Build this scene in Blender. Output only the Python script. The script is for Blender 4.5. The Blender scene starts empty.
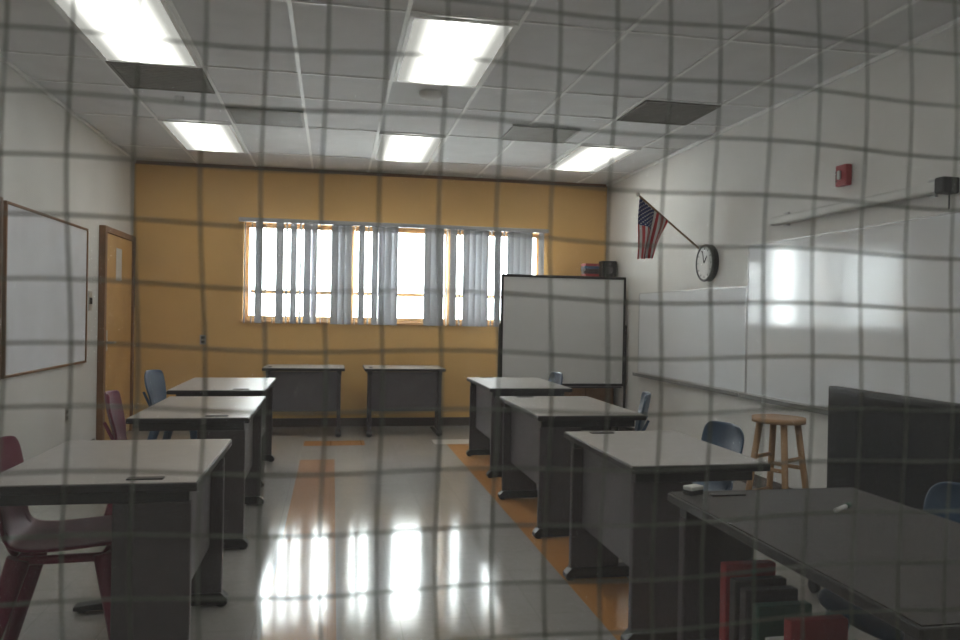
import bpy, bmesh, math, random
from mathutils import Vector, Matrix
random.seed(3)
S = bpy.context.scene
XL, XR, YB, YF, ZC = -2.21, 3.34, 9.30, 0.23, 3.0

# ---------------------------------------------------------------- materials
def mat(name, col, rough=0.6, metal=0.0, var=0.06, scale=8.0, bump=0.0, spec=0.5, coat=0.0):
    m = bpy.data.materials.new(name); m.use_nodes = True
    nt = m.node_tree; N = nt.nodes; L = nt.links
    b = N['Principled BSDF']
    b.inputs['Roughness'].default_value = rough
    b.inputs['Metallic'].default_value = metal
    b.inputs['Specular IOR Level'].default_value = spec
    b.inputs['Coat Weight'].default_value = coat
    tc = N.new('ShaderNodeTexCoord'); no = N.new('ShaderNodeTexNoise')
    no.inputs['Scale'].default_value = scale; no.inputs['Detail'].default_value = 4
    L.new(tc.outputs['Object'], no.inputs['Vector'])
    r = N.new('ShaderNodeValToRGB')
    r.color_ramp.elements[0].position = 0.3; r.color_ramp.elements[1].position = 0.7
    r.color_ramp.elements[0].color = (*[max(0, c*(1-var)) for c in col], 1)
    r.color_ramp.elements[1].color = (*[min(1, c*(1+var)) for c in col], 1)
    L.new(no.outputs['Fac'], r.inputs['Fac']); L.new(r.outputs['Color'], b.inputs['Base Color'])
    if bump:
        bp = N.new('ShaderNodeBump'); bp.inputs['Strength'].default_value = bump
        n2 = N.new('ShaderNodeTexNoise'); n2.inputs['Scale'].default_value = scale*12
        L.new(tc.outputs['Object'], n2.inputs['Vector'])
        L.new(n2.outputs['Fac'], bp.inputs['Height']); L.new(bp.outputs['Normal'], b.inputs['Normal'])
    return m

M = {}
M['white_wall'] = mat('painted_wall_white', (0.67,0.66,0.635), 0.7, scale=1.5, bump=0.05)
M['ochre_wall'] = mat('painted_wall_ochre', (0.74,0.46,0.17), 0.6, scale=1.2, var=0.08, bump=0.05)
M['ceiling'] = mat('acoustic_tile', (0.62,0.62,0.62), 0.9, scale=4, var=0.05, bump=0.3)
M['tbar'] = mat('tbar_white', (0.80,0.80,0.78), 0.5, scale=3)
M['grille'] = mat('return_grille', (0.17,0.16,0.14), 0.7)
M['grille2'] = mat('vent_grille_grey', (0.38,0.37,0.35), 0.7)
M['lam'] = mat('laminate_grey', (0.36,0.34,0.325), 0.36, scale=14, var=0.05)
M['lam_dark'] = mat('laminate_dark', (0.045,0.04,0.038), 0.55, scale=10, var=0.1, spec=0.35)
M['steel'] = mat('painted_steel_charcoal', (0.058,0.048,0.052), 0.5, scale=5, var=0.1)
M['panel'] = mat('modesty_panel_grey', (0.12,0.108,0.118), 0.55, scale=5, var=0.1)
M['black'] = mat('black_plastic', (0.018,0.017,0.019), 0.45)
M['blackm'] = mat('screen_black', (0.008,0.009,0.013), 0.3, scale=5, spec=0.35)
M['maroon'] = mat('maroon_plastic', (0.15,0.014,0.04), 0.45, var=0.12, spec=0.3)
M['navy'] = mat('navy_plastic', (0.03,0.07,0.13), 0.35, var=0.12)
M['wood'] = mat('stool_wood', (0.42,0.25,0.13), 0.5, scale=6, var=0.2)
M['oak'] = mat('cabinet_wood', (0.22,0.11,0.05), 0.5, scale=5, var=0.2)
M['door'] = mat('door_ochre', (0.58,0.34,0.12), 0.5, scale=3, var=0.08)
M['board'] = mat('whiteboard_enamel', (0.78,0.80,0.83), 0.10, scale=2, var=0.02, spec=0.45)
M['boardm'] = mat('whiteboard_melamine', (0.64,0.64,0.63), 0.45, scale=2, var=0.03)
M['paper'] = mat('poster_paper', (0.70,0.71,0.75), 0.8, scale=3, var=0.05)
M['alu'] = mat('aluminium_trim', (0.5,0.5,0.5), 0.4, metal=0.7)
M['tray'] = mat('marker_tray_grey', (0.22,0.22,0.22), 0.5)
M['white'] = mat('white_plastic', (0.62,0.62,0.60), 0.5)
M['clockrim'] = mat('clock_rim_grey', (0.07,0.07,0.075), 0.35)
M['red'] = mat('red_plastic', (0.34,0.02,0.03), 0.4)
M['redbook'] = mat('red_binder', (0.32,0.035,0.04), 0.5)
M['green'] = mat('green_binder', (0.03,0.09,0.065), 0.5)
M['basebd'] = mat('rubber_baseboard', (0.10,0.08,0.07), 0.5)
M['brass'] = mat('brushed_steel', (0.5,0.48,0.45), 0.3, metal=1)
M['wire'] = mat('wire_steel', (0.20,0.215,0.18), 0.6, scale=30)
M['corr'] = mat('corridor_paint', (0.35,0.33,0.30), 0.8)
M['frame'] = mat('window_frame_tan', (0.72,0.42,0.18), 0.5)

def slatmat():
    m = mat('blind_slat_grey', (0.40,0.41,0.43), 0.6, scale=3, var=0.05)
    nt=m.node_tree; N=nt.nodes; L=nt.links
    t=N.new('ShaderNodeBsdfTranslucent'); t.inputs['Color'].default_value=(0.5,0.51,0.54,1)
    mx=N.new('ShaderNodeMixShader'); mx.inputs[0].default_value=0.015
    L.new(N['Principled BSDF'].outputs[0],mx.inputs[1]); L.new(t.outputs[0],mx.inputs[2])
    L.new(mx.outputs[0],N['Material Output'].inputs['Surface'])
    return m
M['slat']=slatmat()

def glassmat(name='window_glass', haze=0.0):
    m = bpy.data.materials.new(name); m.use_nodes = True
    nt = m.node_tree; N = nt.nodes; L = nt.links
    N.remove(N['Principled BSDF'])
    t = N.new('ShaderNodeBsdfTransparent'); t.inputs['Color'].default_value = (0.97,0.98,0.97,1)
    g = N.new('ShaderNodeBsdfGlossy'); g.inputs['Roughness'].default_value = 0.02
    f = N.new('ShaderNodeFresnel'); f.inputs['IOR'].default_value = 1.25
    mx = N.new('ShaderNodeMixShader')
    L.new(f.outputs[0], mx.inputs[0]); L.new(t.outputs[0], mx.inputs[1]); L.new(g.outputs[0], mx.inputs[2])
    out = mx.outputs[0]
    if haze:
        # added translucent veil: imitates haze and lifts the blacks behind the pane
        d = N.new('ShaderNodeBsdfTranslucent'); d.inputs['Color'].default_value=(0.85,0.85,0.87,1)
        m2 = N.new('ShaderNodeMixShader'); m2.inputs[0].default_value=haze
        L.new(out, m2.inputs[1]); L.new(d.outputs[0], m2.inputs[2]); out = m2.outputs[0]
    L.new(out, N['Material Output'].inputs['Surface'])
    return m
M['glass'] = glassmat()
M['hazeglass'] = glassmat('hazy_safety_glass', 0.03)  # haze over the view is put into this pane's material

def lightmat(strength):
    m = bpy.data.materials.new('prismatic_diffuser'); m.use_nodes = True
    nt = m.node_tree; N = nt.nodes; L = nt.links
    N.remove(N['Principled BSDF'])
    e = N.new('ShaderNodeEmission'); tc = N.new('ShaderNodeTexCoord'); sp = N.new('ShaderNodeSeparateXYZ')
    L.new(tc.outputs['Object'], sp.inputs[0])
    a = N.new('ShaderNodeMath'); a.operation='ABSOLUTE'; L.new(sp.outputs['X'], a.inputs[0])
    mr = N.new('ShaderNodeMapRange'); mr.interpolation_type='SMOOTHSTEP'
    mr.inputs['From Min'].default_value=0.0; mr.inputs['From Max'].default_value=0.25
    mr.inputs['To Min'].default_value=strength*2.3; mr.inputs['To Max'].default_value=strength*0.18
    L.new(a.outputs[0], mr.inputs['Value']); L.new(mr.outputs[0], e.inputs['Strength'])
    e.inputs['Color'].default_value=(1.0,0.985,0.92,1)
    L.new(e.outputs[0], N['Material Output'].inputs['Surface'])
    return m
M['light'] = lightmat(1.75)

# floor: polished VCT with orange stripes
def floormat():
    m = bpy.data.materials.new('polished_vinyl_tile'); m.use_nodes = True
    nt = m.node_tree; N = nt.nodes; L = nt.links
    b = N['Principled BSDF']
    b.inputs['Roughness'].default_value = 0.115
    b.inputs['Specular IOR Level'].default_value = 0.6
    g = N.new('ShaderNodeNewGeometry'); sp = N.new('ShaderNodeSeparateXYZ')
    L.new(g.outputs['Position'], sp.inputs[0])
    no = N.new('ShaderNodeTexNoise'); no.inputs['Scale'].default_value = 30; L.new(g.outputs['Position'], no.inputs['Vector'])
    base = N.new('ShaderNodeValToRGB')
    base.color_ramp.elements[0].color=(0.34,0.325,0.31,1); base.color_ramp.elements[1].color=(0.43,0.41,0.39,1)
    L.new(no.outputs['Fac'], base.inputs['Fac'])
    br = N.new('ShaderNodeTexBrick'); br.offset = 0
    br.inputs['Scale'].default_value=1; br.inputs['Brick Width'].default_value=0.305; br.inputs['Row Height'].default_value=0.305
    br.inputs['Mortar Size'].default_value=0.002
    br.inputs['Color1'].default_value=(1,1,1,1); br.inputs['Color2'].default_value=(0.94,0.94,0.94,1); br.inputs['Mortar'].default_value=(0.75,0.75,0.75,1)
    L.new(g.outputs['Position'], br.inputs['Vector'])
    mul = N.new('ShaderNodeMixRGB'); mul.blend_type='MULTIPLY'; mul.inputs[0].default_value=1
    L.new(base.outputs[0], mul.inputs[1]); L.new(br.outputs['Color'], mul.inputs[2])
    cur = mul.outputs[0]
    def cmpn(sock, v, op):
        n = N.new('ShaderNodeMath'); n.operation=op; L.new(sock, n.inputs[0]); n.inputs[1].default_value=v; return n.outputs[0]
    def mm(a, c):
        n = N.new('ShaderNodeMath'); n.operation='MULTIPLY'; L.new(a, n.inputs[0]); L.new(c, n.inputs[1]); return n.outputs[0]
    def rect(x0,x1,y0,y1,col):
        nonlocal cur
        k = mm(mm(cmpn(sp.outputs['X'],x0,'GREATER_THAN'),cmpn(sp.outputs['X'],x1,'LESS_THAN')),
               mm(cmpn(sp.outputs['Y'],y0,'GREATER_THAN'),cmpn(sp.outputs['Y'],y1,'LESS_THAN')))
        x = N.new('ShaderNodeMixRGB'); L.new(k, x.inputs[0]); L.new(cur, x.inputs[1])
        m2 = N.new('ShaderNodeMixRGB'); m2.blend_type='MULTIPLY'; m2.inputs[0].default_value=0.7
        m2.inputs[1].default_value=(*col,1); L.new(br.outputs['Color'], m2.inputs[2])
        L.new(m2.outputs[0], x.inputs[2]); cur = x.outputs[0]
    org=(0.52,0.25,0.09)
    rect(-0.27,0.035,0.3,7.2,(0.43,0.25,0.15))
    rect(1.17,1.50,0.3,8.25,org)
    rect(-0.27,0.34,7.95,8.25,org)
    rect(1.05,1.50,7.95,8.25,(0.82,0.80,0.76))
    L.new(cur, b.inputs['Base Color'])
    n3 = N.new('ShaderNodeTexNoise'); n3.inputs['Scale'].default_value=2.2; L.new(g.outputs['Position'], n3.inputs['Vector'])
    bp = N.new('ShaderNodeBump'); bp.inputs['Strength'].default_value=0.05; bp.inputs['Distance'].default_value=0.02
    L.new(n3.outputs['Fac'], bp.inputs['Height']); L.new(bp.outputs[0], b.inputs['Normal'])
    return m
M['floor'] = floormat()

def flagmat():
    m = bpy.data.materials.new('flag_cloth'); m.use_nodes = True
    nt = m.node_tree; N = nt.nodes; L = nt.links
    b = N['Principled BSDF']; b.inputs['Roughness'].default_value=0.8
    uv = N.new('ShaderNodeUVMap'); uv.uv_map='UVMap'; sp = N.new('ShaderNodeSeparateXYZ'); L.new(uv.outputs[0], sp.inputs[0])
    def mt(op, a, v=None, b2=None):
        n = N.new('ShaderNodeMath'); n.operation=op; L.new(a, n.inputs[0])
        if b2 is not None: L.new(b2, n.inputs[1])
        elif v is not None: n.inputs[1].default_value=v
        return n.outputs[0]
    st = mt('GREATER_THAN', mt('FRACT', mt('MULTIPLY', sp.outputs['Y'], 6.5)), 0.5)
    c1 = N.new('ShaderNodeMixRGB'); L.new(st, c1.inputs[0]); c1.inputs[1].default_value=(0.50,0.04,0.05,1); c1.inputs[2].default_value=(0.7,0.66,0.64,1)
    star = mt('GREATER_THAN', mt('MULTIPLY', mt('SINE', mt('MULTIPLY', sp.outputs['X'], 85)), b2=mt('SINE', mt('MULTIPLY', sp.outputs['Y'], 60))), 0.6)
    c2 = N.new('ShaderNodeMixRGB'); L.new(star, c2.inputs[0]); c2.inputs[1].default_value=(0.03,0.04,0.15,1); c2.inputs[2].default_value=(0.7,0.7,0.7,1)
    can = mt('MULTIPLY', mt('LESS_THAN', sp.outputs['X'], 0.42), b2=mt('LESS_THAN', sp.outputs['Y'], 0.54))
    c3 = N.new('ShaderNodeMixRGB'); L.new(can, c3.inputs[0]); L.new(c1.outputs[0], c3.inputs[1]); L.new(c2.outputs[0], c3.inputs[2])
    L.new(c3.outputs[0], b.inputs['Base Color'])
    return m
M['flag'] = flagmat()

# ---------------------------------------------------------------- helpers
def link(ob, parent=None):
    S.collection.objects.link(ob)
    if parent: ob.parent = parent
    return ob
def empty(name, loc=(0,0,0), rot=0):
    e = bpy.data.objects.new(name, None); e.empty_display_size=0.1
    e.location = loc; e.rotation_euler = (0,0,rot); return link(e)
def add_box(bm, x0,x1,y0,y1,z0,z1):
    vs = [bm.verts.new((x,y,z)) for x in (x0,x1) for y in (y0,y1) for z in (z0,z1)]
    for f in ((0,1,3,2),(4,6,7,5),(0,4,5,1),(2,3,7,6),(0,2,6,4),(1,5,7,3)):
        bm.faces.new([vs[i] for i in f])
def finish(bm, name, m, parent=None, bevel=0, smooth=False, loc=None):
    bmesh.ops.recalc_face_normals(bm, faces=bm.faces)
    me = bpy.data.meshes.new(name); bm.to_mesh(me); bm.free()
    me.materials.append(m)
    if smooth:
        for p in me.polygons: p.use_smooth=True
    ob = bpy.data.objects.new(name, me)
    if loc: ob.location = loc
    if bevel:
        b = ob.modifiers.new('bevel','BEVEL'); b.width=bevel; b.segments=2; b.limit_method='ANGLE'
    return link(ob, parent)
def boxes(name, lst, m, parent=None, bevel=0):
    bm = bmesh.new()
    for b in lst: add_box(bm,*b)
    return finish(bm,name,m,parent,bevel)
def tube_bm(bm, p0, p1, r0, r1=None, n=10):
    r1 = r0 if r1 is None else r1
    p0=Vector(p0); p1=Vector(p1); d=(p1-p0).normalized()
    a = d.orthogonal().normalized(); b = d.cross(a)
    A=[];B=[]
    for i in range(n):
        t=2*math.pi*i/n; o=a*math.cos(t)+b*math.sin(t)
        A.append(bm.verts.new(p0+o*r0)); B.append(bm.verts.new(p1+o*r1))
    for i in range(n):
        j=(i+1)%n; bm.faces.new((A[i],A[j],B[j],B[i]))
    bm.faces.new(A[::-1]); bm.faces.new(B)
def tubes(name, lst, m, parent=None, n=12):
    bm=bmesh.new()
    for t in lst: tube_bm(bm,*t,n=n)
    ob=finish(bm,name,m,parent)
    for p in ob.data.polygons: p.use_smooth = len(p.vertices)==4
    return ob

# ---------------------------------------------------------------- room shell
boxes('floor', [(XL-0.2,XR+0.2,-2.2,YB+0.25,-0.1,0)], M['floor'])
boxes('ceiling', [(XL-0.2,XR+0.2,YF-0.12,YB+0.25,ZC,ZC+0.1)], M['ceiling'])
boxes('wall_left', [(XL-0.15,XL,YF,YB,0,ZC)], M['white_wall'])
boxes('wall_right', [(XR,XR+0.15,YF,YB,0,ZC)], M['white_wall'])
WX0,WX1,WZ0,WZ1 = -1.02,2.52,1.235,2.36
boxes('wall_back', [(XL-0.15,WX0,YB,YB+0.2,0,ZC),(WX1,XR+0.15,YB,YB+0.2,0,ZC),
                    (WX0,WX1,YB,YB+0.2,0,WZ0),(WX0,WX1,YB,YB+0.2,WZ1,ZC)], M['ochre_wall'])
# front wall (camera looks through its wired-glass borrowed light)
GX0,GX1,GZ0,GZ1 = -0.95,1.25,0.85,2.1
boxes('wall_front', [(XL-0.15,GX0,YF-0.12,YF,0,ZC),(GX1,XR+0.15,YF-0.12,YF,0,ZC),
                     (GX0,GX1,YF-0.12,YF,0,GZ0),(GX0,GX1,YF-0.12,YF,GZ1,ZC)], M['white_wall'])
boxes('wall_corridor', [(XL-0.15,XR+0.15,-2.2,-2.05,0,2.7),(XL-0.15,XL,-2.05,YF-0.12,0,2.7),(XR,XR+0.15,-2.05,YF-0.12,0,2.7)], M['corr'])  # unseen corridor walls and ceiling, added to keep sky light off the wires
boxes('ceiling_corridor', [(XL-0.15,XR+0.15,-2.2,YF-0.12,2.7,2.8)], M['corr'])
boxes('baseboard_left', [(XL,XL+0.012,YF,7.93,0,0.1)], M['basebd'])
boxes('baseboard_right', [(XR-0.012,XR,YF,YB,0,0.1)], M['basebd'])
boxes('baseboard_back', [(XL,XR,YB-0.012,YB,0,0.1)], M['basebd'])
boxes('trim_1', [(XL,XR,YB-0.02,YB,ZC-0.04,ZC-0.004)], M['oak'])  # brown edge trim, also stands in for the shadow stripe under the ceiling
boxes('trim_2', [(XL,XL+0.02,YF,YB-0.02,ZC-0.03,ZC-0.004),(XR-0.02,XR,YF,YB-0.02,ZC-0.03,ZC-0.004)], M['tbar'])

# ceiling grid
gx = [-2.18+0.64*k for k in range(1,9)]
gy = [0.48,1.76,3.04,4.32,5.60,6.24,7.20,8.48]
bars = [(x-0.012,x+0.012,YF,YB-0.02,ZC-0.008,ZC) for x in gx]
bars += [(XL+0.02,XR-0.02,y-0.010,y+0.010,ZC-0.0075,ZC) for y in gy]
boxes('ceiling_grid', bars, M['tbar'])

def troffer(x0,y0,lx=0.64,ly=1.28,z=ZC):
    e = empty('ceiling_light_panel',(x0+lx/2,y0+ly/2,z))
    a,b=lx/2-0.012,ly/2-0.012; w=0.025
    boxes('troffer_frame',[(-a,-a+w,-b,b,-0.022,-0.009),(a-w,a,-b,b,-0.022,-0.009),(-a+w,a-w,-b,-b+w,-0.022,-0.009),(-a+w,a-w,b-w,b,-0.022,-0.009)],M['tbar'],e)
    boxes('diffuser',[(-a+w,a-w,-b+w,b-w,-0.016,-0.009)],M['light'],e)
for (x,y) in ((-1.54,4.32),(0.38,4.32),(-1.54,7.2),(0.38,7.2),(2.30,7.2),(-1.54,1.5),(0.38,1.5),(2.3,1.5)):  # last three panels are out of view, added to brighten the room
    troffer(x,y)
troffer(-0.9,-1.7,0.64,1.28,2.709)  # unseen corridor panel, added to light the wires from the camera side
def grille(x0,y0,lx,ly,m,name='air_return_grille'):
    e=empty(name,(x0,y0,ZC))
    boxes('grille_frame',[(0.012,lx-0.012,0.012,0.035,-0.02,-0.009),(0.012,lx-0.012,ly-0.035,ly-0.012,-0.02,-0.009),(0.012,0.035,0.035,ly-0.035,-0.02,-0.009),(lx-0.035,lx-0.012,0.035,ly-0.035,-0.02,-0.009)],m,e)
    n=14; st=(ly-0.07)/n
    boxes('louvres',[(0.035,lx-0.035,0.035+i*st,0.035+i*st+st*0.6,-0.017,-0.011) for i in range(n)],m,e)
    boxes('back_plate',[(0.03,lx-0.03,0.03,ly-0.03,-0.0105,-0.009)],M['grille'],e)
grille(-1.54,5.60,0.64,0.64,M['grille'])
grille(2.30,5.60,0.64,0.64,M['grille'])
grille(-0.90,6.62,0.64,0.56,M['grille2'])
grille(1.50,6.62,0.64,0.56,M['grille2'])
def dome(x,y,r):
    e=empty('smoke_detector',(x,y,ZC))
    bm=bmesh.new()
    prof=[(r,0),(r,-0.018),(r*0.8,-0.04),(r*0.45,-0.052),(0.001,-0.056)]
    rings=[]
    for pr,z in prof: rings.append([bm.verts.new((pr*math.cos(t*math.pi/12),pr*math.sin(t*math.pi/12),z)) for t in range(24)])
    for a,b in zip(rings,rings[1:]):
        for i in range(24): bm.faces.new((a[i],a[(i+1)%24],b[(i+1)%24],b[i]))
    finish(bm,'housing',M['white'],e,smooth=True)
dome(0.69,5.85,0.085); dome(-1.21,6.45,0.035)

# ---------------------------------------------------------------- windows + blinds
e = empty('window_1',(0,0,0))
fy0,fy1=YB+0.10,YB+0.15
fr=[(WX0,WX1,fy0,fy1,WZ0,WZ0+0.05),(WX0,WX1,fy0,fy1,WZ1-0.05,WZ1),(WX0,WX0+0.05,fy0,fy1,WZ0+0.05,WZ1-0.05),(WX1-0.05,WX1,fy0,fy1,WZ0+0.05,WZ1-0.05)]
xs=[WX0+0.05,0.20,1.36,WX1-0.05]
for x in xs[1:-1]: fr.append((x-0.035,x+0.035,fy0,fy1,WZ0+0.05,WZ1-0.05))
for a,b in zip(xs,xs[1:]): fr.append((a+0.035,b-0.035,fy0+0.005,fy1-0.005,1.545,1.585))
boxes('frame',fr,M['frame'],e,0.004)
boxes('glazing',[(WX0+0.05,WX1-0.05,YB+0.122,YB+0.127,WZ0+0.05,WZ1-0.05)],M['glass'],e)
boxes('sill',[(WX0-0.03,WX1+0.03,YB-0.03,YB+0.1,WZ0-0.03,WZ0)],M['frame'],e,0.005)
e = empty('vertical_blinds',(0,0,0))
boxes('head_rail',[(WX0-0.05,WX1+0.05,YB-0.10,YB-0.03,2.355,2.40)],M['slat'],e,0.005)
segs=[(245,254,78),(254,260,20),(260,272,82),(272,281,18),(281,287,78),(287,297,22),(297,303,74),(303,315,20),(315,330,84),(330,344,20),
      (344,356,84),(356,363,25),(363,369,80),(369,377,25),(377,383,80),(383,391,25),(391,419,999),(419,439,20),(439,445,80),(445,452,20),(452,459,80),
      (459,483,22),(483,491,84),(491,498,30),(498,504,80),(504,528,22),(528,538,999),(538,545,35)]
bm=bmesh.new()
x=WX0+0.02
while x<WX1:
    u=243+(x+1.03)/0.01183; ang=60
    for a,b,g in segs:
        if a<=u<b: ang=g
    if ang!=999:
        ang=-(ang+(random.uniform(-14,14) if ang<50 else random.uniform(-5,5)))
        c,s=math.cos(math.radians(ang)),math.sin(math.radians(ang)); h=0.0425
        pts=[]
        for k in range(-2,3):
            t=k/2*h; bow=0.007*(1-(k/2)**2)
            pts.append((x+c*t-s*bow, YB-0.065+s*t*0.7+c*bow))
        prev=None
        for (px,py) in pts:
            col=(bm.verts.new((px,py,1.20)),bm.verts.new((px,py,2.355)))
            if prev: bm.faces.new((prev[0],col[0],col[1],prev[1]))
            prev=col
    x+=0.0775
ob=finish(bm,'slats',M['slat'],e,smooth=True)

# wired-glass window in the front wall
e = empty('window_2',(0,0,0))
gyc=0.169; ft=0.04
boxes('frame',[(GX0,GX1,gyc-0.045,gyc+0.045,GZ0,GZ0+ft),(GX0,GX1,gyc-0.045,gyc+0.045,GZ1-ft,GZ1),(GX0,GX0+ft,gyc-0.045,gyc+0.045,GZ0+ft,GZ1-ft),(GX1-ft,GX1,gyc-0.045,gyc+0.045,GZ0+ft,GZ1-ft)],M['steel'],e,0.003)
boxes('wired_pane',[(GX0+ft,GX1-ft,gyc-0.003,gyc+0.003,GZ0+ft,GZ1-ft)],M['hazeglass'],e)
P=0.0127; r=0.00028
verts=[];faces=[]
def wire(pts, ax):
    base=len(verts)
    for p in pts:
        for k in range(4):
            o=((1,0),(0,1),(-1,0),(0,-1))[k]
            if ax=='z': verts.append((p[0]+o[0]*r,p[1]+o[1]*r,p[2]))
            else: verts.append((p[0],p[1]+o[0]*r,p[2]+o[1]*r))
    for i in range(len(pts)-1):
        for k in range(4):
            a=base+i*4+k; b=base+i*4+(k+1)%4
            faces.append((a,b,b+4,a+4))
nx=int((GX1-GX0-2*ft)/P); nz=int((GZ1-GZ0-2*ft)/P)
def wob(x,z):
    return (0.0007*math.sin(x*31+z*17)+0.0006*math.sin(z*83+x*5), 0.0007*math.sin(z*29-x*19)+0.0006*math.sin(x*77+z*9))
ox,oz=0.0045,0.003
for i in range(nx):
    pts=[]; x=GX0+ft+i*P+ox+0.002
    jx=random.uniform(-0.0004,0.0004)
    for j in range(nz*2+1):
        z=GZ0+ft+j*P/2; w=wob(x,z); pts.append((x+w[0]+jx,gyc,z))
    wire(pts,'z')
for j in range(nz):
    pts=[]; z=GZ0+ft+j*P+oz
    jz=random.uniform(-0.0004,0.0004)
    for i in range(nx*2+1):
        x=GX0+ft+i*P/2; w=wob(x,z); pts.append((x,gyc,z+w[1]+jz))
    wire(pts,'x')
me=bpy.data.meshes.new('wire_mesh'); me.from_pydata(verts,[],faces); me.materials.append(M['wire'])
link(bpy.data.objects.new('wire_mesh',me),e)

# ---------------------------------------------------------------- door on left wall
e = empty('door_1',(XL,0,0))
boxes('door_leaf',[(0.002,0.04,8.07,9.09,0.01,2.07)],M['door'],e,0.003)
boxes('door_frame',[(0.0,0.06,8.00,8.07,0,2.13),(0.0,0.06,9.09,9.16,0,2.13),(0.0,0.06,8.07,9.09,2.07,2.13)],M['oak'],e,0.004)
boxes('notice_paper',[(0.041,0.043,8.45,8.66,1.62,1.95)],M['white'],e)
boxes('lock_plate',[(0.041,0.046,8.11,8.17,0.92,1.12)],M['brass'],e)
tubes('lever_handle',[((0.04,8.14,1.0),(0.10,8.14,1.0),0.012),((0.095,8.13,1.0),(0.095,8.26,1.0),0.010)],M['brass'],e)

# ---------------------------------------------------------------- left wall board
e = empty('wall_whiteboard',(XL,0,0))
y0,y1,z0,z1=5.82,7.58,0.86,2.03
boxes('board',[(0.004,0.014,y0,y1,z0,z1)],M['paper'],e)
boxes('frame',[(0,0.024,y0-0.02,y0,z0-0.02,z1+0.02),(0,0.024,y1,y1+0.02,z0-0.02,z1+0.02),(0,0.024,y0,y1,z0-0.02,z0),(0,0.024,y0,y1,z1,z1+0.02)],M['oak'],e,0.003)
e = empty('bulletin_board',(XL,0,0))
boxes('cork',[(0.003,0.014,4.0,5.70,0.86,2.03)],M['boardm'],e)
boxes('frame',[(0,0.028,3.97,4.0,0.83,2.06),(0,0.028,5.70,5.73,0.83,2.06),(0,0.028,4.0,5.70,0.83,0.86),(0,0.028,4.0,5.70,2.03,2.06)],M['oak'],e,0.003)
def plate(name,org,lst):
    e=empty(name,org)
    boxes('cover_plate',[lst[0]],M['brass'],e,0.002); boxes('switches',lst[1:],M['black'],e)
plate('light_switch',(XL,7.75,1.40),[(0,0.006,-0.05,0.05,-0.09,0.09),(0.006,0.014,-0.03,-0.015,-0.03,0.03),(0.006,0.014,0.015,0.03,-0.03,0.03)])
plate('wall_outlet',(XL,7.15,0.42),[(0,0.006,-0.04,0.04,-0.06,0.06),(0.006,0.008,-0.018,0.018,0.01,0.04),(0.006,0.008,-0.018,0.018,-0.04,-0.01)])
plate('wall_outlet',(-1.45,YB,1.0),[(-0.035,0.035,-0.006,0,-0.055,0.055),(-0.018,0.018,-0.008,-0.006,0.01,0.04),(-0.018,0.018,-0.008,-0.006,-0.04,-0.01)])

# ---------------------------------------------------------------- right wall things
def wboard(y0,y1,z0,z1):
    e = empty('wall_whiteboard',(XR,0,0))
    boxes('board',[(-0.014,-0.003,y0,y1,z0,z1)],M['board'],e)
    boxes('frame',[(-0.018,0,y0-0.010,y0,z0-0.010,z1+0.010),(-0.018,0,y1,y1+0.010,z0-0.010,z1+0.010),(-0.018,0,y0,y1,z0-0.010,z0),(-0.018,0,y0,y1,z1,z1+0.010)],M['alu'],e,0.002)
    boxes('marker_tray',[(-0.08,-0.018,y0,y1,z0-0.04,z0-0.022),(-0.08,-0.074,y0,y1,z0-0.022,z0-0.005)],M['tray'],e)
wboard(2.6,5.85,0.74,1.93)
wboard(5.88,8.15,0.74,1.60)
e = empty('projection_screen_housing',(XR,0,0))
boxes('case',[(-0.10,-0.02,3.75,5.42,2.05,2.11)],M['white'],e,0.015)
boxes('brackets',[(-0.02,0,3.85,3.90,2.04,2.14),(-0.02,0,5.3,5.35,2.04,2.14)],M['alu'],e)
boxes('end_cap',[(-0.115,-0.01,3.68,3.75,2.035,2.125)],M['black'],e,0.01)
tubes('pull_cord',[((-0.06,3.7,2.04),(-0.06,3.7,1.95),0.004)],M['black'],e)
e = empty('fire_alarm_strobe',(XR,4.65,2.30))
boxes('body',[(-0.05,0,-0.055,0.055,-0.07,0.07)],M['red'],e,0.008)
boxes('strobe_lens',[(-0.07,-0.05,-0.012,0.012,-0.03,0.03)],M['alu'],e,0.006)
boxes('sounder_slots',[(-0.053,-0.05,0.03,0.05,-0.04+i*0.02,-0.03+i*0.02) for i in range(4)],M['black'],e)

# clock
e = empty('wall_clock',(XR,6.55,1.84))
tubes('case',[((0,0,0),(-0.05,0,0),0.168,0.163)],M['clockrim'],e,n=48)
def torus(bm,cx,R,r,n=48,m=8):
    rg=[]
    for i in range(n):
        t=2*math.pi*i/n; rg.append([bm.verts.new((cx+r*math.cos(2*math.pi*j/m),(R+r*math.sin(2*math.pi*j/m))*math.cos(t),(R+r*math.sin(2*math.pi*j/m))*math.sin(t))) for j in range(m)])
    for i in range(n):
        for j in range(m): bm.faces.new((rg[i][j],rg[(i+1)%n][j],rg[(i+1)%n][(j+1)%m],rg[i][(j+1)%m]))
bm=bmesh.new(); torus(bm,-0.05,0.158,0.012); finish(bm,'rim',M['clockrim'],e,smooth=True)
tubes('face',[((-0.05,0,0),(-0.053,0,0),0.152)],M['white'],e,n=48)
tk=[]
for i in range(12):
    t=2*math.pi*i/12; c,s=math.cos(t),math.sin(t)
    tk.append(((-0.055,0.118*c,0.118*s),(-0.055,0.135*c,0.135*s),0.003))
tubes('hour_marks',tk,M['black'],e,n=6)
tubes('hands',[((-0.058,0,0),(-0.058,-0.05,0.06),0.004),((-0.06,0,0),(-0.06,0.03,0.11),0.003)],M['black'],e,n=6)

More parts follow.
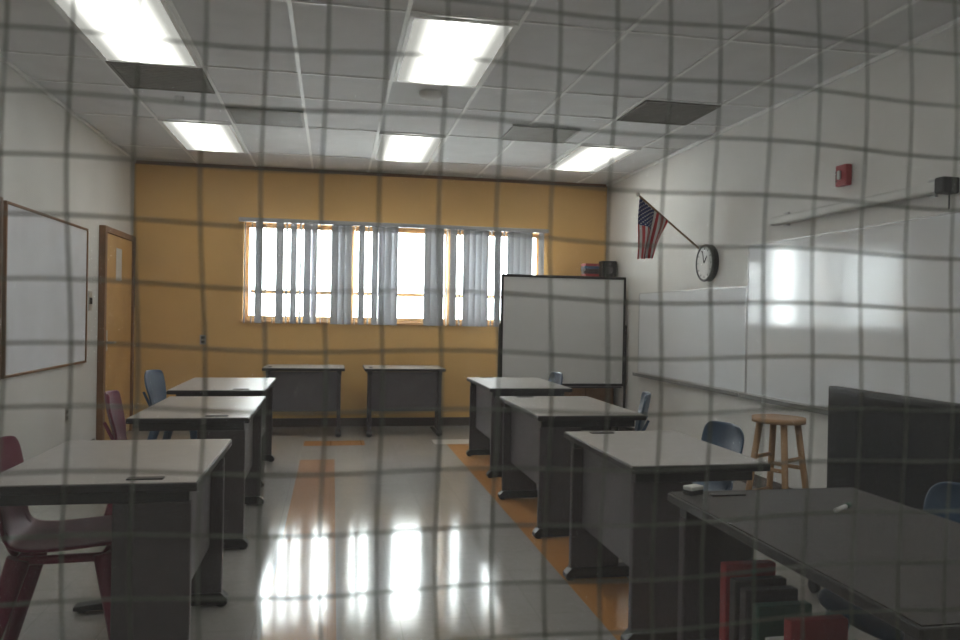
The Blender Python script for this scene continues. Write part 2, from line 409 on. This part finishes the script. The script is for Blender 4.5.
# flag
e = empty('american_flag',(0,0,0))
tip=Vector((2.69,6.68,2.45)); brk=Vector((XR-0.03,6.68,1.97))
tubes('pole',[(tip,brk,0.009)],M['oak'],e)
bm=bmesh.new(); bmesh.ops.create_uvsphere(bm,u_segments=10,v_segments=8,radius=0.02,matrix=Matrix.Translation(tip)); finish(bm,'finial',M['brass'],e,smooth=True)
boxes('bracket',[(XR-0.05,XR,6.655,6.705,1.93,2.01)],M['brass'],e,0.004)
bm=bmesh.new(); uvl=bm.loops.layers.uv.new('UVMap'); NH,NS=26,24; g=[]
for i in range(NH+1):
    h=i/NH; row=[]
    hp=tip.lerp(brk,0.03+0.44*h)
    for j in range(NS+1):
        s=j/NS
        drop=(0.56-0.22*h)*s
        x=hp.x-(0.13*h)*s
        y=hp.y+0.035*math.sin(h*13+s*1.5)*min(1,s*3)+0.015*math.sin(h*5+s*6)
        row.append(bm.verts.new((x,y,hp.z-0.008-drop)))
    g.append(row)
for i in range(NH):
    for j in range(NS):
        f=bm.faces.new((g[i][j],g[i+1][j],g[i+1][j+1],g[i][j+1]))
        for lp,(a,b) in zip(f.loops,((i,j),(i+1,j),(i+1,j+1),(i,j+1))): lp[uvl].uv=(b/NS,a/NH)
finish(bm,'cloth',M['flag'],e,smooth=True)

# ---------------------------------------------------------------- tables
def table(loc, rot, L, D, top='lam', modesty=True, name='classroom_table', H=0.74):
    e=empty(name,loc,rot); hd,hl=D/2,L/2
    boxes('top_core',[(-hd,hd,-hl,hl,H-0.032,H-0.003)],M['black'],e,0.005)
    boxes('top_laminate',[(-hd+0.006,hd-0.006,-hl+0.006,hl-0.006,H-0.003,H)],M[top],e)
    for k,sg in enumerate((-1,1)):
        y=sg*(hl-0.06)
        boxes('top_bracket_%d'%(k+1),[(-hd+0.06,hd-0.03,y-0.025,y+0.025,H-0.075,H-0.032)],M['black'],e,0.004)
        boxes('leg_panel_%d'%(k+1),[(hd-0.28,hd-0.025,y-0.02,y+0.02,0.05,H-0.075)],M['steel'],e,0.006)
        bm=bmesh.new()
        pr=[(-hd+0.06,0.012),(-hd+0.06,0.03),(hd-0.34,0.065),(hd-0.03,0.065),(hd+0.0,0.035),(hd+0.0,0.012)]
        a=[bm.verts.new((px,y-0.032,pz)) for px,pz in pr]; b=[bm.verts.new((px,y+0.032,pz)) for px,pz in pr]
        bm.faces.new(a); bm.faces.new(b[::-1])
        for i in range(len(pr)):
            j=(i+1)%len(pr); bm.faces.new((a[i],b[i],b[j],a[j]))
        finish(bm,'foot_%d'%(k+1),M['black'],e,0.003)
        tubes('glides_%d'%(k+1),[((-hd+0.09,y,0),(-hd+0.09,y,0.014),0.02),((hd-0.03,y,0),(hd-0.03,y,0.014),0.02)],M['black'],e)
    if modesty:
        boxes('modesty_panel',[(hd-0.10,hd-0.08,-hl+0.08,hl-0.08,0.27,H-0.04)],M['panel'],e,0.003)
    boxes('cable_grommet',[(hd-0.24,hd-0.12,-hl+0.05,-hl+0.09,H,H+0.005)],M['black'],e,0.002)
    return e
def ltab(xa,y0,y1,D): return table((xa-D/2,(y0+y1)/2,0),0,y1-y0,D)
def rtab(xa,y0,y1,D,**k): return table((xa+D/2,(y0+y1)/2,0),math.pi,y1-y0,D,**k)
ltab(-0.445,2.78,3.72,0.70)
ltab(-0.445,4.46,5.60,0.64)
ltab(-0.49,6.03,7.20,0.70)
rtab(1.26,6.20,7.32,0.70)
rtab(1.20,4.46,5.58,0.68)
rtab(1.17,2.91,3.84,0.60)
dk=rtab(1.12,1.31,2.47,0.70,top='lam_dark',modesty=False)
boxes('lower_shelf',[(0.03,0.31,-0.50,0.50,0.25,0.27)],M['steel'],dk,0.003)

# binders resting on the lower shelf (part of the dark table unit)
for i,(y,m,h) in enumerate(((0.34,'redbook',0.30),(0.28,'steel',0.27),(0.22,'steel',0.26),(0.15,'green',0.24),(0.08,'boardm',0.17),(-0.01,'redbook',0.26),(-0.08,'green',0.22))):
    boxes('binder_%d'%(i+1),[(0.10,0.27,-y-0.018,-y+0.018,0.27,0.27+h)],M[m],dk,0.004)
table((-0.295,8.77,0),-math.pi/2,0.86,0.62)
table((0.785,8.77,0),-math.pi/2,0.88,0.62)
e=empty('marker_pen',(1.55,2.15,0.751),0.6)
tubes('barrel',[((-0.05,0,0),(0.03,0,0),0.007)],M['white'],e); tubes('cap',[((0.03,0,0),(0.065,0,0),0.008)],M['green'],e)
e=empty('whiteboard_eraser',(1.19,2.42,0.74),0.4)
boxes('felt',[(-0.03,0.03,-0.018,0.018,0,0.016)],M['black'],e,0.003); boxes('grip',[(-0.03,0.03,-0.02,0.02,0.016,0.03)],M['white'],e,0.004)

# ---------------------------------------------------------------- chairs
def chair(loc, rot, m, sz=1.0):
    e=empty('plastic_chair',loc,rot); e.scale=(sz,sz,sz)
    prof=[(.225,.425,.18),(.215,.45,.205),(.17,.456,.22),(.05,.445,.225),(-.08,.438,.22),(-.16,.448,.20),(-.20,.49,.175),(-.222,.55,.17),(-.24,.61,.185),(-.258,.68,.21),(-.272,.75,.215),(-.28,.80,.20),(-.283,.83,.15)]
    bm=bmesh.new(); g=[]; n=8
    for k,(x,z,w) in enumerate(prof):
        row=[]; bk=max(0,min(1,(z-0.46)/0.15))
        for i in range(n+1):
            t=-1+2*i/n
            row.append(bm.verts.new((x+0.045*t*t*bk, w*t, z+0.016*t*t*(1-bk))))
        g.append(row)
    for a,b in zip(g,g[1:]):
        for i in range(n): bm.faces.new((a[i],a[i+1],b[i+1],b[i]))
    ob=finish(bm,'seat_shell',m,e,smooth=True)
    so=ob.modifiers.new('s','SOLIDIFY'); so.thickness=0.016; so.offset=-1
    ss=ob.modifiers.new('ss','SUBSURF'); ss.levels=1; ss.render_levels=2
    for k,(a,b) in enumerate((((.15,.17,.435),(.225,.215,0)),((.15,-.17,.435),(.225,-.215,0)),((-.13,.165,.43),(-.25,.21,0)),((-.13,-.165,.43),(-.25,-.21,0)))):
        tubes('leg_%d'%(k+1),[(a,b,0.040,0.026)],m,e)
    tubes('seat_rails',[((.15,-.17,.42),(.15,.17,.42),0.016),((-.13,-.165,.42),(-.13,.165,.42),0.016),((.15,.17,.42),(-.13,.165,.42),0.016),((.15,-.17,.42),(-.13,-.165,.42),0.016)],m,e)
    tubes('back_supports',[((-.15,.13,.43),(-.262,.13,.66),0.014,0.010),((-.15,-.13,.43),(-.262,-.13,.66),0.014,0.010)],m,e)
chair((-0.97,3.20,0),0.10,M['maroon'])
chair((-1.06,5.05,0),0.1,M['maroon'])
chair((-1.22,6.80,0),-0.15,M['navy'])
chair((1.76,6.80,0),math.pi,M['navy'])
chair((1.84,5.02,0),math.pi-0.35,M['navy'])
chair((1.79,3.74,0),math.pi+0.05,M['navy'],0.95)
chair((1.76,2.06,0),math.pi+0.1,M['navy'],0.98)

# ---------------------------------------------------------------- stool
e=empty('wooden_stool',(2.66,4.30,0),0.5)
tubes('seat',[((0,0,0.715),(0,0,0.745),0.155)],M['wood'],e,n=40)
lg=[]; rg=[]
def lp(a,z): 
    rr=0.11+(0.715-z)/0.715*0.10; return (rr*math.cos(a),rr*math.sin(a),z)
an=[math.pi/4+i*math.pi/2 for i in range(4)]
for a in an: lg.append((lp(a,0.715),lp(a,0),0.020,0.018))
for i in range(4):
    z=0.22 if i%2 else 0.28
    rg.append((lp(an[i],z),lp(an[(i+1)%4],z),0.012)); rg.append((lp(an[i],z+0.22),lp(an[(i+1)%4],z+0.22),0.012))
tubes('legs',lg,M['wood'],e); tubes('rungs',rg,M['wood'],e)

# ---------------------------------------------------------------- television on cart
e=empty('television_on_cart',(2.50,2.97,0))
boxes('screen_body',[(-0.02,0.03,-0.60,0.60,0.40,1.00)],M['black'],e,0.008)
boxes('screen_glass',[(-0.023,-0.02,-0.575,0.575,0.43,0.975)],M['blackm'],e)
boxes('rear_housing',[(0.03,0.08,-0.35,0.35,0.48,0.88)],M['black'],e,0.01)
boxes('cart_shelf',[(-0.2,0.25,-0.5,0.5,0.34,0.37),(-0.2,0.25,-0.5,0.5,0.10,0.13)],M['steel'],e,0.005)
boxes('tv_foot',[(-0.1,0.14,-0.25,0.25,0.37,0.385),(-0.01,0.03,-0.06,0.06,0.385,0.42)],M['black'],e,0.003)
tubes('cart_posts',[((x,y,0.07),(x,y,0.35),0.015) for x in (-0.17,0.22) for y in (-0.46,0.46)],M['steel'],e)
tubes('casters',[((x-0.012,y,0.035),(x+0.012,y,0.035),0.035) for x in (-0.17,0.22) for y in (-0.46,0.46)],M['black'],e)

# ---------------------------------------------------------------- mobile whiteboard
e=empty('mobile_whiteboard',(2.565,8.50,0))
w=0.73
boxes('panel',[(-w+0.02,w-0.02,-0.012,0.012,0.58,1.77)],M['boardm'],e)
boxes('frame',[(-w,-w+0.025,-0.02,0.02,0.55,1.80),(w-0.025,w,-0.02,0.02,0.55,1.80),(-w+0.025,w-0.025,-0.02,0.02,0.55,0.58),(-w+0.025,w-0.025,-0.02,0.02,1.77,1.80)],M['black'],e,0.004)
boxes('tray',[(-w+0.05,w-0.05,-0.07,-0.02,0.535,0.55)],M['steel'],e)
boxes('uprights',[(-w-0.02,-w,-0.02,0.02,0.09,1.25),(w,w+0.02,-0.02,0.02,0.09,1.25)],M['black'],e,0.004)
boxes('feet',[(-w-0.025,-w+0.01,-0.24,0.20,0.07,0.10),(w-0.01,w+0.02,-0.24,0.20,0.07,0.10),(-w,w,-0.02,0.02,0.12,0.15)],M['black'],e,0.004)
tubes('casters',[((x-0.012,y,0.035),(x+0.012,y,0.035),0.035) for x in (-w-0.01,w-0.01) for y in (-0.21,0.17)],M['black'],e)

# cabinet behind
e=empty('storage_cabinet',(2.93,9.02,0))
boxes('carcass',[(-0.36,0.36,-0.22,0.26,0.06,1.82)],M['oak'],e,0.005)
boxes('plinth',[(-0.34,0.34,-0.20,0.24,0,0.06)],M['black'],e)
boxes('doors',[(-0.35,-0.005,-0.24,-0.22,0.08,1.80),(0.005,0.35,-0.24,-0.22,0.08,1.80)],M['oak'],e,0.003)
tubes('handles',[((-0.03,-0.26,0.9),(-0.03,-0.26,1.05),0.006),((0.03,-0.26,0.9),(0.03,-0.26,1.05),0.006)],M['brass'],e)
e=empty('desk_speaker',(3.22,8.90,1.82))
boxes('box',[(-0.09,0.09,-0.07,0.07,0,0.19)],M['black'],e,0.008)
tubes('cone',[((0,-0.07,0.08),(0,-0.075,0.08),0.045),((0,-0.07,0.15),(0,-0.075,0.15),0.020)],M['panel'],e,n=24)
e=empty('book_stack',(3.00,8.90,1.82))
for i,(a,m) in enumerate(((0.05,'redbook'),(-0.1,'steel'),(0.12,'steel'),(0,'navy'),(0.1,'redbook'))):
    b=boxes('book_%d'%(i+1),[(-0.09,0.09,-0.07,0.07,0,0.03)],M[m],e,0.003); b.location=(0,0,i*0.0305); b.rotation_euler=(0,0,a)

# ---------------------------------------------------------------- world
w=bpy.data.worlds.new('sky'); S.world=w; w.use_nodes=True
bg=w.node_tree.nodes['Background']; bg.inputs[0].default_value=(0.91,0.96,1.0,1); bg.inputs[1].default_value=13.0

# ---------------------------------------------------------------- camera
cd=bpy.data.cameras.new('camera'); cam=bpy.data.objects.new('camera',cd); S.collection.objects.link(cam)
cd.sensor_width=36; cd.lens=780/960*36; cd.clip_start=0.01
cd.dof.use_dof=True; cd.dof.focus_distance=4.0; cd.dof.aperture_fstop=21
yaw=math.radians(10.67); pitch=-0.0044; roll=0.018
mtx=Matrix.Rotation(-yaw,4,'Z')@Matrix.Rotation(math.pi/2+pitch,4,'X')@Matrix.Rotation(roll,4,'Z')
cam.matrix_world=Matrix.Translation((0,0,1.32))@mtx
S.camera=cam
S.view_settings.view_transform='Standard'
S.view_settings.exposure=0.8
